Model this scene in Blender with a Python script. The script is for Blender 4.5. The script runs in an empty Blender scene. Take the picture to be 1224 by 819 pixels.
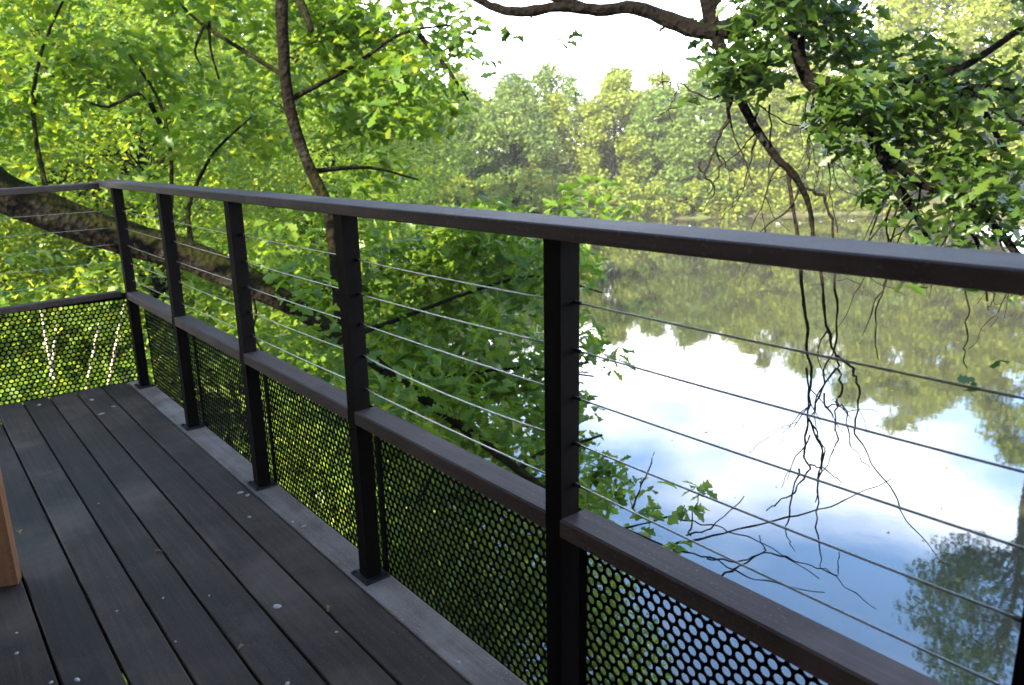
import bpy, math, random
import numpy as np
from mathutils import Vector, Matrix

# ------------------------------------------------------------------ frame
SC = bpy.context.scene
COL = SC.collection
R_ = math.radians
rng = np.random.default_rng(7)

# ------------------------------------------------------------------ camera
HC = 1.263                      # eye height above the deck boards
PITCH, ROLL = R_(14.22), R_(-1.12)
FPX = 920.0                     # focal length for a 1224 px wide frame
cp, sp, cr, sr = math.cos(PITCH), math.sin(PITCH), math.cos(ROLL), math.sin(ROLL)
_R = np.array([1., 0, 0]); FWD = np.array([0, cp, -sp]); _U = np.array([0, sp, cp])
RGT = cr * _R + sr * _U
UPV = -sr * _R + cr * _U
CAMP = np.array([0, 0, HC])
cam = bpy.data.cameras.new('camera')
camo = bpy.data.objects.new('camera', cam)
COL.objects.link(camo)
camo.matrix_world = Matrix(((RGT[0], UPV[0], -FWD[0], 0), (RGT[1], UPV[1], -FWD[1], 0),
                            (RGT[2], UPV[2], -FWD[2], HC), (0, 0, 0, 1)))
cam.sensor_width = 36
cam.lens = 36 * FPX / 1224
cam.clip_start = .05
cam.clip_end = 2000
cam.dof.use_dof = True
cam.dof.focus_distance = 2.2
cam.dof.aperture_fstop = 5.6
SC.camera = camo

# ------------------------------------------------------------------ sky, sun, exposure
SUN_DIR = Vector((-.56, -.68, .50)).normalized()        # towards the sun
SUN_EL = math.asin(SUN_DIR.z)
SUN_AZ = math.atan2(SUN_DIR.x, SUN_DIR.y)
world = bpy.data.worlds.new('World')
SC.world = world
world.use_nodes = True
wn, wl = world.node_tree.nodes, world.node_tree.links
wn.clear()
wo = wn.new('ShaderNodeOutputWorld')
bg = wn.new('ShaderNodeBackground')
bg.inputs['Strength'].default_value = .15
sky = wn.new('ShaderNodeTexSky')
sky.sky_type = 'NISHITA'
sky.sun_disc = False
sky.sun_elevation = SUN_EL
sky.sun_rotation = SUN_AZ
sky.air_density = 1.0
sky.dust_density = .6
sky.ozone_density = 3.5
tc = wn.new('ShaderNodeTexCoord')
sep = wn.new('ShaderNodeSeparateXYZ')
wl.new(tc.outputs['Generated'], sep.inputs[0])
mpw = wn.new('ShaderNodeMapping')
mpw.inputs['Scale'].default_value = (1, 1, 2.6)
wl.new(tc.outputs['Generated'], mpw.inputs[0])
nz = wn.new('ShaderNodeTexNoise')
nz.inputs['Scale'].default_value = 2.6
nz.inputs['Detail'].default_value = 6
nz.inputs['Roughness'].default_value = .45
wl.new(mpw.outputs[0], nz.inputs['Vector'])
ad = wn.new('ShaderNodeMath'); ad.operation = 'MULTIPLY_ADD'      # thin cloud bank, thicker towards the horizon
wl.new(sep.outputs['Z'], ad.inputs[0]); ad.inputs[1].default_value = -.95
wl.new(nz.outputs['Fac'], ad.inputs[2])
rmp = wn.new('ShaderNodeMapRange')
rmp.interpolation_type = 'SMOOTHSTEP'
rmp.inputs['From Min'].default_value = .05
rmp.inputs['From Max'].default_value = .40
rmp.inputs['To Min'].default_value = .06
wl.new(ad.outputs[0], rmp.inputs['Value'])
mxw = wn.new('ShaderNodeMixRGB')
wl.new(rmp.outputs[0], mxw.inputs[0])
hsw = wn.new('ShaderNodeHueSaturation'); hsw.inputs['Saturation'].default_value = 1.24
wl.new(sky.outputs[0], hsw.inputs['Color'])
wl.new(hsw.outputs[0], mxw.inputs[1])
mxw.inputs[2].default_value = (10, 10.1, 10.4, 1)
wl.new(mxw.outputs[0], bg.inputs['Color'])
wl.new(bg.outputs[0], wo.inputs['Surface'])

sun = bpy.data.lights.new('sun', 'SUN')
sun.energy = 5.0
sun.angle = R_(.55)
sun.color = (1.0, .88, .62)
suno = bpy.data.objects.new('sun', sun)
COL.objects.link(suno)
suno.rotation_euler = (-SUN_DIR).to_track_quat('-Z', 'Y').to_euler()
suno.location = (-30, -10, 30)

vs = SC.view_settings
vs.view_transform = 'Standard'
vs.look = 'None'
vs.exposure = 2.7
vs.gamma = 1.0
vs.use_curve_mapping = False
SC.render.engine = 'CYCLES'
SC.cycles.max_bounces = 8
SC.cycles.diffuse_bounces = 4
SC.cycles.transmission_bounces = 6
SC.cycles.transparent_max_bounces = 8

# ------------------------------------------------------------------ coordinates
P1 = np.array([-2.0757, 4.1547])                 # corner post of the deck
DU = np.array([.62431, -.78118])                 # along the long railing, towards the viewer
DN = np.array([.78118, .62431])                  # outwards, over the pond
ANG = math.atan2(DU[1], DU[0])
GAP = .8695                                      # post spacing
WATER = -4.2

def W(s, t, z=0.):
    p = P1 + DU * s + DN * t
    return np.array([p[0], p[1], z])

def at(px, py, Y):
    """world point seen in direction (px, py) of the photograph, Y metres ahead"""
    d = FWD + (px - 612) / FPX * RGT - (py - 409.5) / FPX * UPV
    return CAMP + d * (Y / d[1])

# ------------------------------------------------------------------ object helpers
def link(name, me, mat=None, parent=None):
    o = bpy.data.objects.new(name, me)
    COL.objects.link(o)
    if mat and me is not None and not me.materials:
        me.materials.append(mat)
    if parent:
        o.parent = parent
    return o

def tag(o, label=None, cat=None, group=None, kind=None):
    if label: o['label'] = label
    if cat: o['category'] = cat
    if group: o['group'] = group
    if kind: o['kind'] = kind
    return o

def empty(name, loc=(0, 0, 0), rz=0.):
    o = bpy.data.objects.new(name, None)
    o.empty_display_size = .2
    COL.objects.link(o)
    o.location = loc
    o.rotation_euler = (0, 0, rz)
    return o

class MB:
    """collects simple solids into one mesh"""
    def __init__(self): self.v = []; self.f = []; self.sm = []
    def box(self, x0, x1, y0, y1, z0, z1, bev=0.):
        if bev <= 0:
            b = len(self.v)
            self.v += [(x0,y0,z0),(x1,y0,z0),(x1,y1,z0),(x0,y1,z0),(x0,y0,z1),(x1,y0,z1),(x1,y1,z1),(x0,y1,z1)]
            self.f += [(b,b+3,b+2,b+1),(b+4,b+5,b+6,b+7),(b,b+1,b+5,b+4),(b+1,b+2,b+6,b+5),(b+2,b+3,b+7,b+6),(b+3,b,b+4,b+7)]
            return self
        # chamfered along X: an octagonal profile
        pr = [(y0+bev,z0),(y1-bev,z0),(y1,z0+bev),(y1,z1-bev),(y1-bev,z1),(y0+bev,z1),(y0,z1-bev),(y0,z0+bev)]
        b = len(self.v)
        for x in (x0, x1):
            self.v += [(x, p[0], p[1]) for p in pr]
        for i in range(8):
            j = (i+1) % 8
            self.f.append((b+i, b+j, b+8+j, b+8+i))
        self.f.append(tuple(b+i for i in range(7,-1,-1)))
        self.f.append(tuple(b+8+i for i in range(8)))
        return self
    def cyl(self, c, r, h, n=12, r2=None):
        r2 = r if r2 is None else r2
        b = len(self.v)
        for k, (z, rr) in enumerate(((0, r), (h, r2))):
            self.v += [(c[0]+rr*math.cos(2*math.pi*i/n), c[1]+rr*math.sin(2*math.pi*i/n), c[2]+z) for i in range(n)]
        for i in range(n):
            j = (i+1) % n
            self.f.append((b+i, b+j, b+n+j, b+n+i))
        self.f.append(tuple(b+i for i in range(n-1,-1,-1)))
        self.f.append(tuple(b+n+i for i in range(n)))
        return self
    def mesh(self, name):
        me = bpy.data.meshes.new(name)
        me.from_pydata(self.v, [], self.f)
        me.update()
        return me
    def build(self, name, mat, parent=None):
        return link(name, self.mesh(name), mat, parent)

def smooth(me):
    me.polygons.foreach_set('use_smooth', [True]*len(me.polygons))
    return me

def np_mesh(name, V, T, attr=None, flat=False):
    """triangle mesh from arrays"""
    me = bpy.data.meshes.new(name)
    n, m = len(V), len(T)
    k = T.shape[1]
    me.vertices.add(n)
    me.vertices.foreach_set('co', np.ascontiguousarray(V, dtype=np.float32).ravel())
    me.loops.add(m*k)
    me.loops.foreach_set('vertex_index', np.ascontiguousarray(T, dtype=np.int32).ravel())
    me.polygons.add(m)
    me.polygons.foreach_set('loop_start', np.arange(0, m*k, k, dtype=np.int32))
    me.polygons.foreach_set('loop_total', np.full(m, k, dtype=np.int32))
    if attr is not None:
        a = me.attributes.new('rnd', 'FLOAT', 'POINT')
        a.data.foreach_set('value', np.ascontiguousarray(attr, dtype=np.float32))
    me.polygons.foreach_set('use_smooth', np.full(m, not flat, dtype=bool))
    me.update(calc_edges=True)
    return me

def catmull(pts, rad, sub=4):
    P = np.asarray(pts, float); r = np.asarray(rad, float)
    if len(P) < 3 or sub <= 1: return P, r
    Q = np.vstack([2*P[0]-P[1], P, 2*P[-1]-P[-2]])
    out, ro = [], []
    for i in range(len(P)-1):
        a, b, c, d = Q[i], Q[i+1], Q[i+2], Q[i+3]
        for k in range(sub):
            t = k/sub
            out.append(.5*((2*b)+(-a+c)*t+(2*a-5*b+4*c-d)*t*t+(-a+3*b-3*c+d)*t**3))
            ro.append(r[i]*(1-t)+r[i+1]*t)
    out.append(P[-1]); ro.append(r[-1])
    return np.array(out), np.array(ro)

class Tubes:
    def __init__(self): self.V = []; self.T = []; self.n = 0
    def add(self, pts, rad, sides=6, sub=1, bump=0.):
        P, r = catmull(pts, rad, sub)
        m = len(P)
        tg = np.gradient(P, axis=0)
        tg /= np.linalg.norm(tg, axis=1)[:, None] + 1e-9
        ref = np.array([.31, .17, .93])
        a = np.cross(tg, ref); a /= np.linalg.norm(a, axis=1)[:, None] + 1e-9
        b = np.cross(tg, a)
        th = np.arange(sides) * 2*math.pi/sides
        rr = r[:, None] * (1 + bump*rng.normal(size=(m, sides)))
        V = P[:, None, :] + rr[..., None]*(np.cos(th)[None, :, None]*a[:, None, :] + np.sin(th)[None, :, None]*b[:, None, :])
        i = np.arange(m-1)[:, None]*sides; j = np.arange(sides)[None, :]; j2 = (j+1) % sides
        q = np.stack([i+j, i+j2, i+sides+j2, i+sides+j], -1).reshape(-1, 4)
        self.V.append(V.reshape(-1, 3)); self.T.append(q+self.n); self.n += m*sides
        # end cap
        self.V.append(P[-1:]+tg[-1:]*r[-1]*.5); e = self.n; self.n += 1
        base = e - sides
        cap = np.stack([base+np.arange(sides), base+(np.arange(sides)+1) % sides, np.full(sides, e), np.full(sides, e)], -1)
        self.T.append(cap)
        return self
    def mesh(self, name):
        V = np.vstack(self.V); T = np.vstack(self.T)
        tri = T[:, 2] == T[:, 3]
        Q = T[~tri]; C = T[tri][:, :3]
        allT = np.vstack([Q[:, [0,1,2]], Q[:, [0,2,3]], C])
        return smooth(np_mesh(name, V, allT))
    def build(self, name, mat, parent=None):
        return link(name, self.mesh(name), mat, parent)

# ------------------------------------------------------------------ materials
def nodes(name):
    m = bpy.data.materials.new(name)
    m.use_nodes = True
    nt = m.node_tree
    return m, nt.nodes, nt.links, nt.nodes['Principled BSDF']

def ramp(n, l, src, stops):
    r = n.new('ShaderNodeValToRGB')
    e = r.color_ramp.elements
    while len(e) < len(stops): e.new(.5)
    for i, (p, c) in enumerate(stops):
        e[i].position = p; e[i].color = (*c, 1)
    l.new(src, r.inputs[0])
    return r

def wood(name, c0, c1, c2, rough=.75, axis=0, bump=.25, scale=1., blot=.45, spec=.3):
    """weathered wood: streaky grain along one axis, blotches, per-board tone"""
    m, n, l, b = nodes(name)
    t = n.new('ShaderNodeTexCoord')
    oi = n.new('ShaderNodeObjectInfo')
    addv = n.new('ShaderNodeVectorMath'); addv.operation = 'ADD'
    mulr = n.new('ShaderNodeVectorMath'); mulr.operation = 'SCALE'
    comb = n.new('ShaderNodeCombineXYZ')
    for k in range(3): l.new(oi.outputs['Random'], comb.inputs[k])
    l.new(comb.outputs[0], mulr.inputs[0]); mulr.inputs['Scale'].default_value = 37
    l.new(t.outputs['Object'], addv.inputs[0]); l.new(mulr.outputs[0], addv.inputs[1])
    mp = n.new('ShaderNodeMapping')
    sc = [70*scale]*3; sc[axis] = 2.2*scale
    mp.inputs['Scale'].default_value = sc
    l.new(addv.outputs[0], mp.inputs[0])
    g = n.new('ShaderNodeTexNoise'); g.inputs['Scale'].default_value = 1; g.inputs['Detail'].default_value = 7
    g.inputs['Roughness'].default_value = .65; g.inputs['Distortion'].default_value = .6
    l.new(mp.outputs[0], g.inputs['Vector'])
    bl = n.new('ShaderNodeTexNoise'); bl.inputs['Scale'].default_value = 4.5*scale; bl.inputs['Detail'].default_value = 5
    l.new(addv.outputs[0], bl.inputs['Vector'])
    mx = n.new('ShaderNodeMath'); mx.operation = 'MULTIPLY_ADD'
    l.new(g.outputs['Fac'], mx.inputs[0]); mx.inputs[1].default_value = 1-blot
    half = n.new('ShaderNodeMath'); half.operation = 'MULTIPLY'; half.inputs[1].default_value = blot
    l.new(bl.outputs['Fac'], half.inputs[0]); l.new(half.outputs[0], mx.inputs[2])
    r = ramp(n, l, mx.outputs[0], ((.30, c0), (.5, c1), (.72, c2)))
    dn = n.new('ShaderNodeTexNoise'); dn.inputs['Scale'].default_value = 160; dn.inputs['Detail'].default_value = 3
    l.new(addv.outputs[0], dn.inputs['Vector'])
    bg2 = n.new('ShaderNodeTexNoise'); bg2.inputs['Scale'].default_value = 1.7; bg2.inputs['Detail'].default_value = 6; bg2.inputs['Roughness'].default_value = .6
    l.new(addv.outputs[0], bg2.inputs['Vector'])
    dm = n.new('ShaderNodeMapRange'); dm.inputs['From Min'].default_value = .60; dm.inputs['From Max'].default_value = .74; dm.inputs['To Max'].default_value = .55
    l.new(dn.outputs['Fac'], dm.inputs['Value'])
    wm_ = n.new('ShaderNodeMapRange'); wm_.inputs['From Min'].default_value = .50; wm_.inputs['From Max'].default_value = .70; wm_.inputs['To Max'].default_value = .6
    l.new(bg2.outputs['Fac'], wm_.inputs['Value'])
    mxm = n.new('ShaderNodeMath'); mxm.operation = 'MAXIMUM'; l.new(dm.outputs[0], mxm.inputs[0]); l.new(wm_.outputs[0], mxm.inputs[1])
    dmix = n.new('ShaderNodeMixRGB'); l.new(mxm.outputs[0], dmix.inputs[0]); l.new(r.outputs[0], dmix.inputs[1])
    dmix.inputs[2].default_value = (c2[0]*1.7, c2[1]*1.7, c2[2]*1.7, 1)
    hs = n.new('ShaderNodeHueSaturation')
    mr = n.new('ShaderNodeMapRange'); mr.inputs['To Min'].default_value = .78; mr.inputs['To Max'].default_value = 1.25
    l.new(oi.outputs['Random'], mr.inputs['Value']); l.new(mr.outputs[0], hs.inputs['Value'])
    l.new(dmix.outputs[0], hs.inputs['Color'])
    l.new(hs.outputs[0], b.inputs['Base Color'])
    rr = n.new('ShaderNodeMapRange'); rr.inputs['To Min'].default_value = rough-.18; rr.inputs['To Max'].default_value = rough+.15
    l.new(bl.outputs['Fac'], rr.inputs['Value']); l.new(rr.outputs[0], b.inputs['Roughness'])
    b.inputs['Specular IOR Level'].default_value = spec
    bp = n.new('ShaderNodeBump'); bp.inputs['Strength'].default_value = bump; bp.inputs['Distance'].default_value = .004
    l.new(mx.outputs[0], bp.inputs['Height']); l.new(bp.outputs[0], b.inputs['Normal'])
    return m

def plain(name, col, rough=.5, metal=0., spec=.5, var=.25, scale=30):
    m, n, l, b = nodes(name)
    t = n.new('ShaderNodeTexCoord')
    z = n.new('ShaderNodeTexNoise'); z.inputs['Scale'].default_value = scale; z.inputs['Detail'].default_value = 5
    l.new(t.outputs['Object'], z.inputs['Vector'])
    lo = tuple(c*(1-var) for c in col); hi = tuple(min(1, c*(1+var)) for c in col)
    r = ramp(n, l, z.outputs['Fac'], ((.3, lo), (.7, hi)))
    l.new(r.outputs[0], b.inputs['Base Color'])
    b.inputs['Roughness'].default_value = rough
    b.inputs['Metallic'].default_value = metal
    b.inputs['Specular IOR Level'].default_value = spec
    return m

def leafmat(name, stops, trans, tcol, rough=.42, spec=.35):
    """leaf: tone varies from leaf to leaf, light shines through"""
    m, n, l, b = nodes(name)
    a = n.new('ShaderNodeAttribute'); a.attribute_name = 'rnd'
    r = ramp(n, l, a.outputs['Fac'], stops)
    l.new(r.outputs[0], b.inputs['Base Color'])
    b.inputs['Roughness'].default_value = rough
    b.inputs['Specular IOR Level'].default_value = spec
    tr = n.new('ShaderNodeBsdfTranslucent')
    mxc = n.new('ShaderNodeMixRGB'); mxc.blend_type = 'MULTIPLY'; mxc.inputs[0].default_value = 1
    l.new(r.outputs[0], mxc.inputs[1]); mxc.inputs[2].default_value = (*tcol, 1)
    l.new(mxc.outputs[0], tr.inputs['Color'])
    ms = n.new('ShaderNodeMixShader'); ms.inputs[0].default_value = trans
    l.new(b.outputs[0], ms.inputs[1]); l.new(tr.outputs[0], ms.inputs[2])
    l.new(ms.outputs[0], n['Material Output'].inputs['Surface'])
    return m

def bark(name, c0, c1, moss=None, lichen=None):
    m, n, l, b = nodes(name)
    t = n.new('ShaderNodeTexCoord')
    z = n.new('ShaderNodeTexNoise'); z.inputs['Scale'].default_value = 14; z.inputs['Detail'].default_value = 8; z.inputs['Roughness'].default_value = .7
    l.new(t.outputs['Object'], z.inputs['Vector'])
    v = n.new('ShaderNodeTexVoronoi'); v.inputs['Scale'].default_value = 26
    l.new(t.outputs['Object'], v.inputs['Vector'])
    r = ramp(n, l, z.outputs['Fac'], ((.32, c0), (.68, c1)))
    out = r.outputs[0]
    z2 = n.new('ShaderNodeTexNoise'); z2.inputs['Scale'].default_value = 5; z2.inputs['Detail'].default_value = 6
    l.new(t.outputs['Object'], z2.inputs['Vector'])
    if lichen:
        k = n.new('ShaderNodeMapRange'); k.inputs['From Min'].default_value = .56; k.inputs['From Max'].default_value = .66
        l.new(z2.outputs['Fac'], k.inputs['Value'])
        mm = n.new('ShaderNodeMixRGB'); l.new(k.outputs[0], mm.inputs[0]); l.new(out, mm.inputs[1]); mm.inputs[2].default_value = (*lichen, 1)
        out = mm.outputs[0]
    if moss:                                   # moss grows on the upper side of the limb
        ge = n.new('ShaderNodeNewGeometry'); sx = n.new('ShaderNodeSeparateXYZ'); l.new(ge.outputs['Normal'], sx.inputs[0])
        s2 = n.new('ShaderNodeMath'); s2.operation = 'MULTIPLY_ADD'; l.new(z.outputs['Fac'], s2.inputs[0]); s2.inputs[1].default_value = .9
        l.new(sx.outputs['Z'], s2.inputs[2])
        k = n.new('ShaderNodeMapRange'); k.inputs['From Min'].default_value = .55; k.inputs['From Max'].default_value = .95
        l.new(s2.outputs[0], k.inputs['Value'])
        mm = n.new('ShaderNodeMixRGB'); l.new(k.outputs[0], mm.inputs[0]); l.new(out, mm.inputs[1]); mm.inputs[2].default_value = (*moss, 1)
        out = mm.outputs[0]
    l.new(out, b.inputs['Base Color'])
    b.inputs['Roughness'].default_value = .9
    b.inputs['Specular IOR Level'].default_value = .06
    bp = n.new('ShaderNodeBump'); bp.inputs['Strength'].default_value = .8; bp.inputs['Distance'].default_value = .03
    ms = n.new('ShaderNodeMath'); ms.operation = 'ADD'; l.new(z.outputs['Fac'], ms.inputs[0]); l.new(v.outputs['Distance'], ms.inputs[1])
    l.new(ms.outputs[0], bp.inputs['Height']); l.new(bp.outputs[0], b.inputs['Normal'])
    return m

M = {}
M['deck'] = wood('deck_wood', (.024, .0155, .0105), (.054, .0365, .026), (.108, .078, .058), rough=.72, bump=.35, blot=.6)
M['deck_pale'] = wood('pale_edge_wood', (.105, .080, .064), (.22, .175, .148), (.38, .32, .28), rough=.75, bump=.4, blot=.65)  # paler tones for the outermost deck board
M['rail'] = wood('rail_wood', (.044, .028, .024), (.072, .050, .044), (.115, .083, .074), rough=.7, bump=.3, spec=.2)
M['post'] = wood('post_wood', (.0030, .0022, .0022), (.0045, .0034, .0034), (.0075, .0058, .0056), rough=.65, axis=2, bump=.25, spec=.06)
M['panel'] = plain('panel_metal', (.003, .0028, .0028), rough=.7, spec=.06)
M['steel'] = plain('steel', (.36, .36, .34), rough=.36, metal=1., var=.3, scale=200)
M['plate'] = plain('plate_metal', (.02, .018, .018), rough=.5)
M['bench'] = wood('bench_wood', (.14, .06, .028), (.24, .11, .055), (.34, .17, .09), rough=.5, axis=2, bump=.15)
M['wall'] = wood('wall_wood', (.05, .035, .025), (.09, .065, .048), (.14, .10, .08), rough=.8)
M['roof'] = plain('roof_felt', (.05, .05, .05), rough=.9)
M['spot'] = plain('chalky_white', (.46, .46, .44), rough=.9, var=.1, scale=80)
M['dryleaf'] = plain('dry_leaf', (.30, .17, .07), rough=.7)
M['bark'] = bark('bark', (.0025, .002, .0018), (.0065, .0052, .0045), lichen=(.012, .0135, .0125))
M['mossbark'] = bark('mossy_bark', (.003, .0022, .0018), (.009, .007, .0052), moss=(.009, .0098, .002), lichen=(.013, .0125, .010))
M['palebark'] = bark('pale_bark', (.14, .11, .085), (.30, .26, .21))
M['twig'] = bark('twig_bark', (.006, .005, .0045), (.020, .016, .014))
GREEN = ((0., (.038, .086, .012)), (.45, (.078, .145, .016)), (.8, (.125, .190, .020)), (1., (.19, .215, .03)))
M['oakleaf'] = leafmat('oak_leaf', GREEN, .5, (2.4, 2.1, 1.1))
M['oakleaf_shaded'] = leafmat('shaded_oak_leaf', ((0., (.016, .038, .007)), (.5, (.032, .066, .010)), (1., (.055, .092, .013))), .36, (2.2, 2.0, 1.0))  # darker oak leaf copy: shade put into the leaf colour
M['woodleaf'] = leafmat('woodland_leaf', ((0., (.058, .118, .014)), (.5, (.110, .182, .018)), (.85, (.17, .22, .026)), (1., (.24, .245, .05))), .52, (2.5, 2.1, 1.1))
M['farleaf_green'] = leafmat('far_leaf_green', ((0., (.056, .105, .020)), (.5, (.098, .158, .027)), (1., (.15, .195, .036))), .35, (1.9, 1.7, 1.2), rough=.6)  # greener, darker copy for far trees, with shade put into the colour
M['farleaf'] = leafmat('far_leaf', ((0., (.085, .130, .016)), (.5, (.150, .195, .020)), (1., (.24, .25, .032))), .35, (1.9, 1.7, 1.2), rough=.6)

# ground
def ground_mat():
    m, n, l, b = nodes('bank_soil')
    t = n.new('ShaderNodeTexCoord')
    a = n.new('ShaderNodeTexNoise'); a.inputs['Scale'].default_value = .8; a.inputs['Detail'].default_value = 9; a.inputs['Roughness'].default_value = .65
    l.new(t.outputs['Object'], a.inputs['Vector'])
    v = n.new('ShaderNodeTexVoronoi'); v.inputs['Scale'].default_value = 9
    l.new(t.outputs['Object'], v.inputs['Vector'])
    r = ramp(n, l, a.outputs['Fac'], ((.30, (.035, .026, .016)), (.46, (.050, .045, .020)), (.56, (.055, .075, .018)), (.72, (.085, .11, .025))))
    r2 = ramp(n, l, v.outputs['Color'], ((.0, (.7, .7, .7)), (1., (1.35, 1.25, 1.1))))
    mm = n.new('ShaderNodeMixRGB'); mm.blend_type = 'MULTIPLY'; mm.inputs[0].default_value = 1
    l.new(r.outputs[0], mm.inputs[1]); l.new(r2.outputs[0], mm.inputs[2])
    l.new(mm.outputs[0], b.inputs['Base Color']); b.inputs['Roughness'].default_value = .95
    bp = n.new('ShaderNodeBump'); bp.inputs['Strength'].default_value = .7; bp.inputs['Distance'].default_value = .06
    l.new(v.outputs['Distance'], bp.inputs['Height']); l.new(bp.outputs[0], b.inputs['Normal'])
    return m
M['ground'] = ground_mat()

def water_mat():
    m, n, l, b = nodes('pond_water')
    b.inputs['Base Color'].default_value = (.030, .031, .018, 1)
    b.inputs['Roughness'].default_value = .025
    b.inputs['IOR'].default_value = 1.95
    t = n.new('ShaderNodeTexCoord')
    z = n.new('ShaderNodeTexNoise'); z.inputs['Scale'].default_value = 2.2; z.inputs['Detail'].default_value = 4
    l.new(t.outputs['Object'], z.inputs['Vector'])
    z2 = n.new('ShaderNodeTexNoise'); z2.inputs['Scale'].default_value = .25; z2.inputs['Detail'].default_value = 2
    l.new(t.outputs['Object'], z2.inputs['Vector'])
    mu = n.new('ShaderNodeMath'); mu.operation = 'MULTIPLY'; l.new(z.outputs['Fac'], mu.inputs[0]); l.new(z2.outputs['Fac'], mu.inputs[1])
    bp = n.new('ShaderNodeBump'); bp.inputs['Strength'].default_value = .07; bp.inputs['Distance'].default_value = .03
    l.new(mu.outputs[0], bp.inputs['Height']); l.new(bp.outputs[0], b.inputs['Normal'])
    return m
M['water'] = water_mat()

# ================================================================== TERRAIN AND WATER
# pond outline (x, y), counter-clockwise
POND = np.array([(2.6, 2.2), (6, -1.5), (14, -6), (26, -2), (33, 10), (36, 24), (38, 38), (36, 52), (30, 60.5),
                 (20, 59.5), (12, 58.8), (7, 57), (1, 54), (-3, 46), (-4, 34), (-4.2, 22), (-2.6, 13), (-.6, 7.5), (.8, 4.2)], float)

def chaikin(P, k=3):
    for _ in range(k):
        Q = np.roll(P, -1, 0)
        P = np.stack([.75*P+.25*Q, .25*P+.75*Q], 1).reshape(-1, 2)
    return P
PONDS = chaikin(POND)

def sdist(X, Y):
    """signed distance to the pond edge, negative over the water"""
    p = np.stack([X.ravel(), Y.ravel()], 1)
    best = np.full(len(p), 1e9); inside = np.zeros(len(p), bool)
    n = len(PONDS)
    for i in range(n):
        a, b = PONDS[i], PONDS[(i+1) % n]
        ab = b-a; t = np.clip(((p-a)@ab)/(ab@ab), 0, 1)
        best = np.minimum(best, np.hypot(*(p-a-t[:, None]*ab).T))
        c = ((a[1] > p[:, 1]) != (b[1] > p[:, 1])) & (p[:, 0] < (b[0]-a[0])*(p[:, 1]-a[1])/(b[1]-a[1]+1e-12)+a[0])
        inside ^= c
    return np.where(inside, -best, best).reshape(X.shape)

def ground_z(X, Y):
    X = np.asarray(X, float); Y = np.asarray(Y, float)
    d = sdist(np.atleast_1d(X), np.atleast_1d(Y))
    wob = .12*np.sin(X*1.3+Y*.7)+.10*np.sin(X*.5-Y*1.1)+.06*np.sin(2.9*X+1.7*Y)
    up = WATER + .22*np.clip(d*3, 0, 1) + .9*(1-np.exp(-np.clip(d, 0, None)/4)) + .012*np.clip(d, 0, 120) + wob*np.clip(d/2, 0, 1)
    dn = WATER + np.clip(d, -3, 0)*.5
    return np.where(d > 0, up, dn)

def gz(x, y): return float(ground_z(np.array([x]), np.array([y]))[0])

def axis(lo, hi, fine_lo, fine_hi, step, far):
    a = np.arange(fine_lo, fine_hi+1e-6, step)
    k = np.geomspace(step*1.3, far, 26).cumsum(); k = k[k < far]
    return np.concatenate([fine_lo-k[::-1], a, fine_hi+k])
gx = axis(0, 0, -30, 60, .75, 420); gy = axis(0, 0, -18, 85, .75, 420)
GX, GY = np.meshgrid(gx, gy)
GZ = ground_z(GX, GY)
nx, ny = len(gx), len(gy)
ii = (np.arange(ny-1)[:, None]*nx+np.arange(nx-1)[None, :]).ravel()
quads = np.stack([ii, ii+1, ii+nx+1, ii+nx], 1)
gm = smooth(np_mesh('ground', np.stack([GX.ravel(), GY.ravel(), GZ.ravel()], 1), quads))
tag(link('ground', gm, M['ground']), 'leafy wooded bank of soil and moss around the pond', kind='structure')
wm = np_mesh('water', np.array([(-10, -12, WATER), (48, -12, WATER), (48, 70, WATER), (-10, 70, WATER)], float), np.array([[0, 1, 2, 3]]))
tag(link('pond_water', wm, M['water']), 'still olive pond water mirroring sky and trees', kind='structure')

# ================================================================== DECK
def place(o, s, t, z=0.):
    """axes of the deck: local x runs along the long railing, local y outwards"""
    o.location = W(s, t, z)
    o.rotation_euler = (0, 0, ANG)
    return o

deck = empty('deck', W(0, 0, 0), ANG)
tag(deck, 'raised deck of dark weathered boards', kind='structure')
GAPS = [.052, -.057, -.190, -.322, -.450, -.575, -.701, -.832] + [-.832-.128*k for k in range(1, 12)]
S0, S1 = -.15, 7.2
rb = random.Random(3)
for i in range(len(GAPS)-1):
    t1, t0 = GAPS[i], GAPS[i+1]
    g = .0038 if i else .003
    cuts = [S0] + ([[], [3.9], [2.4, 5.6], [4.6], [1.2, 4.9], [3.1], [5.2]][i % 7]) + [S1]
    if i < 7: cuts = [S0, 5.2+.3*(i % 3), S1]
    for a, b in zip(cuts[:-1], cuts[1:]):
        dz = rb.uniform(-.0015, .0015)
        mb = MB().box(a+.002, b-.002, t0+g, t1-g, -.028+dz, dz, .003)
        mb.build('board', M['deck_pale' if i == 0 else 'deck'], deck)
for k in range(17):                                            # joists and bearers below
    mb = MB().box(.1+k*.42, .16+k*.42, -2.2, .03, -.23, -.031)
    mb.build('joist', M['post'], deck)
for (s, t) in ((0.1, -.1), (3.2, -.1), (6.3, -.1), (.1, -2.1), (3.2, -2.1), (6.3, -2.1)):
    p = W(s, t); z0 = gz(p[0], p[1])
    MB().box(s-.07, s+.07, t-.07, t+.07, z0-.4, -.231).build('stilt', M['post'], deck)

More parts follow.
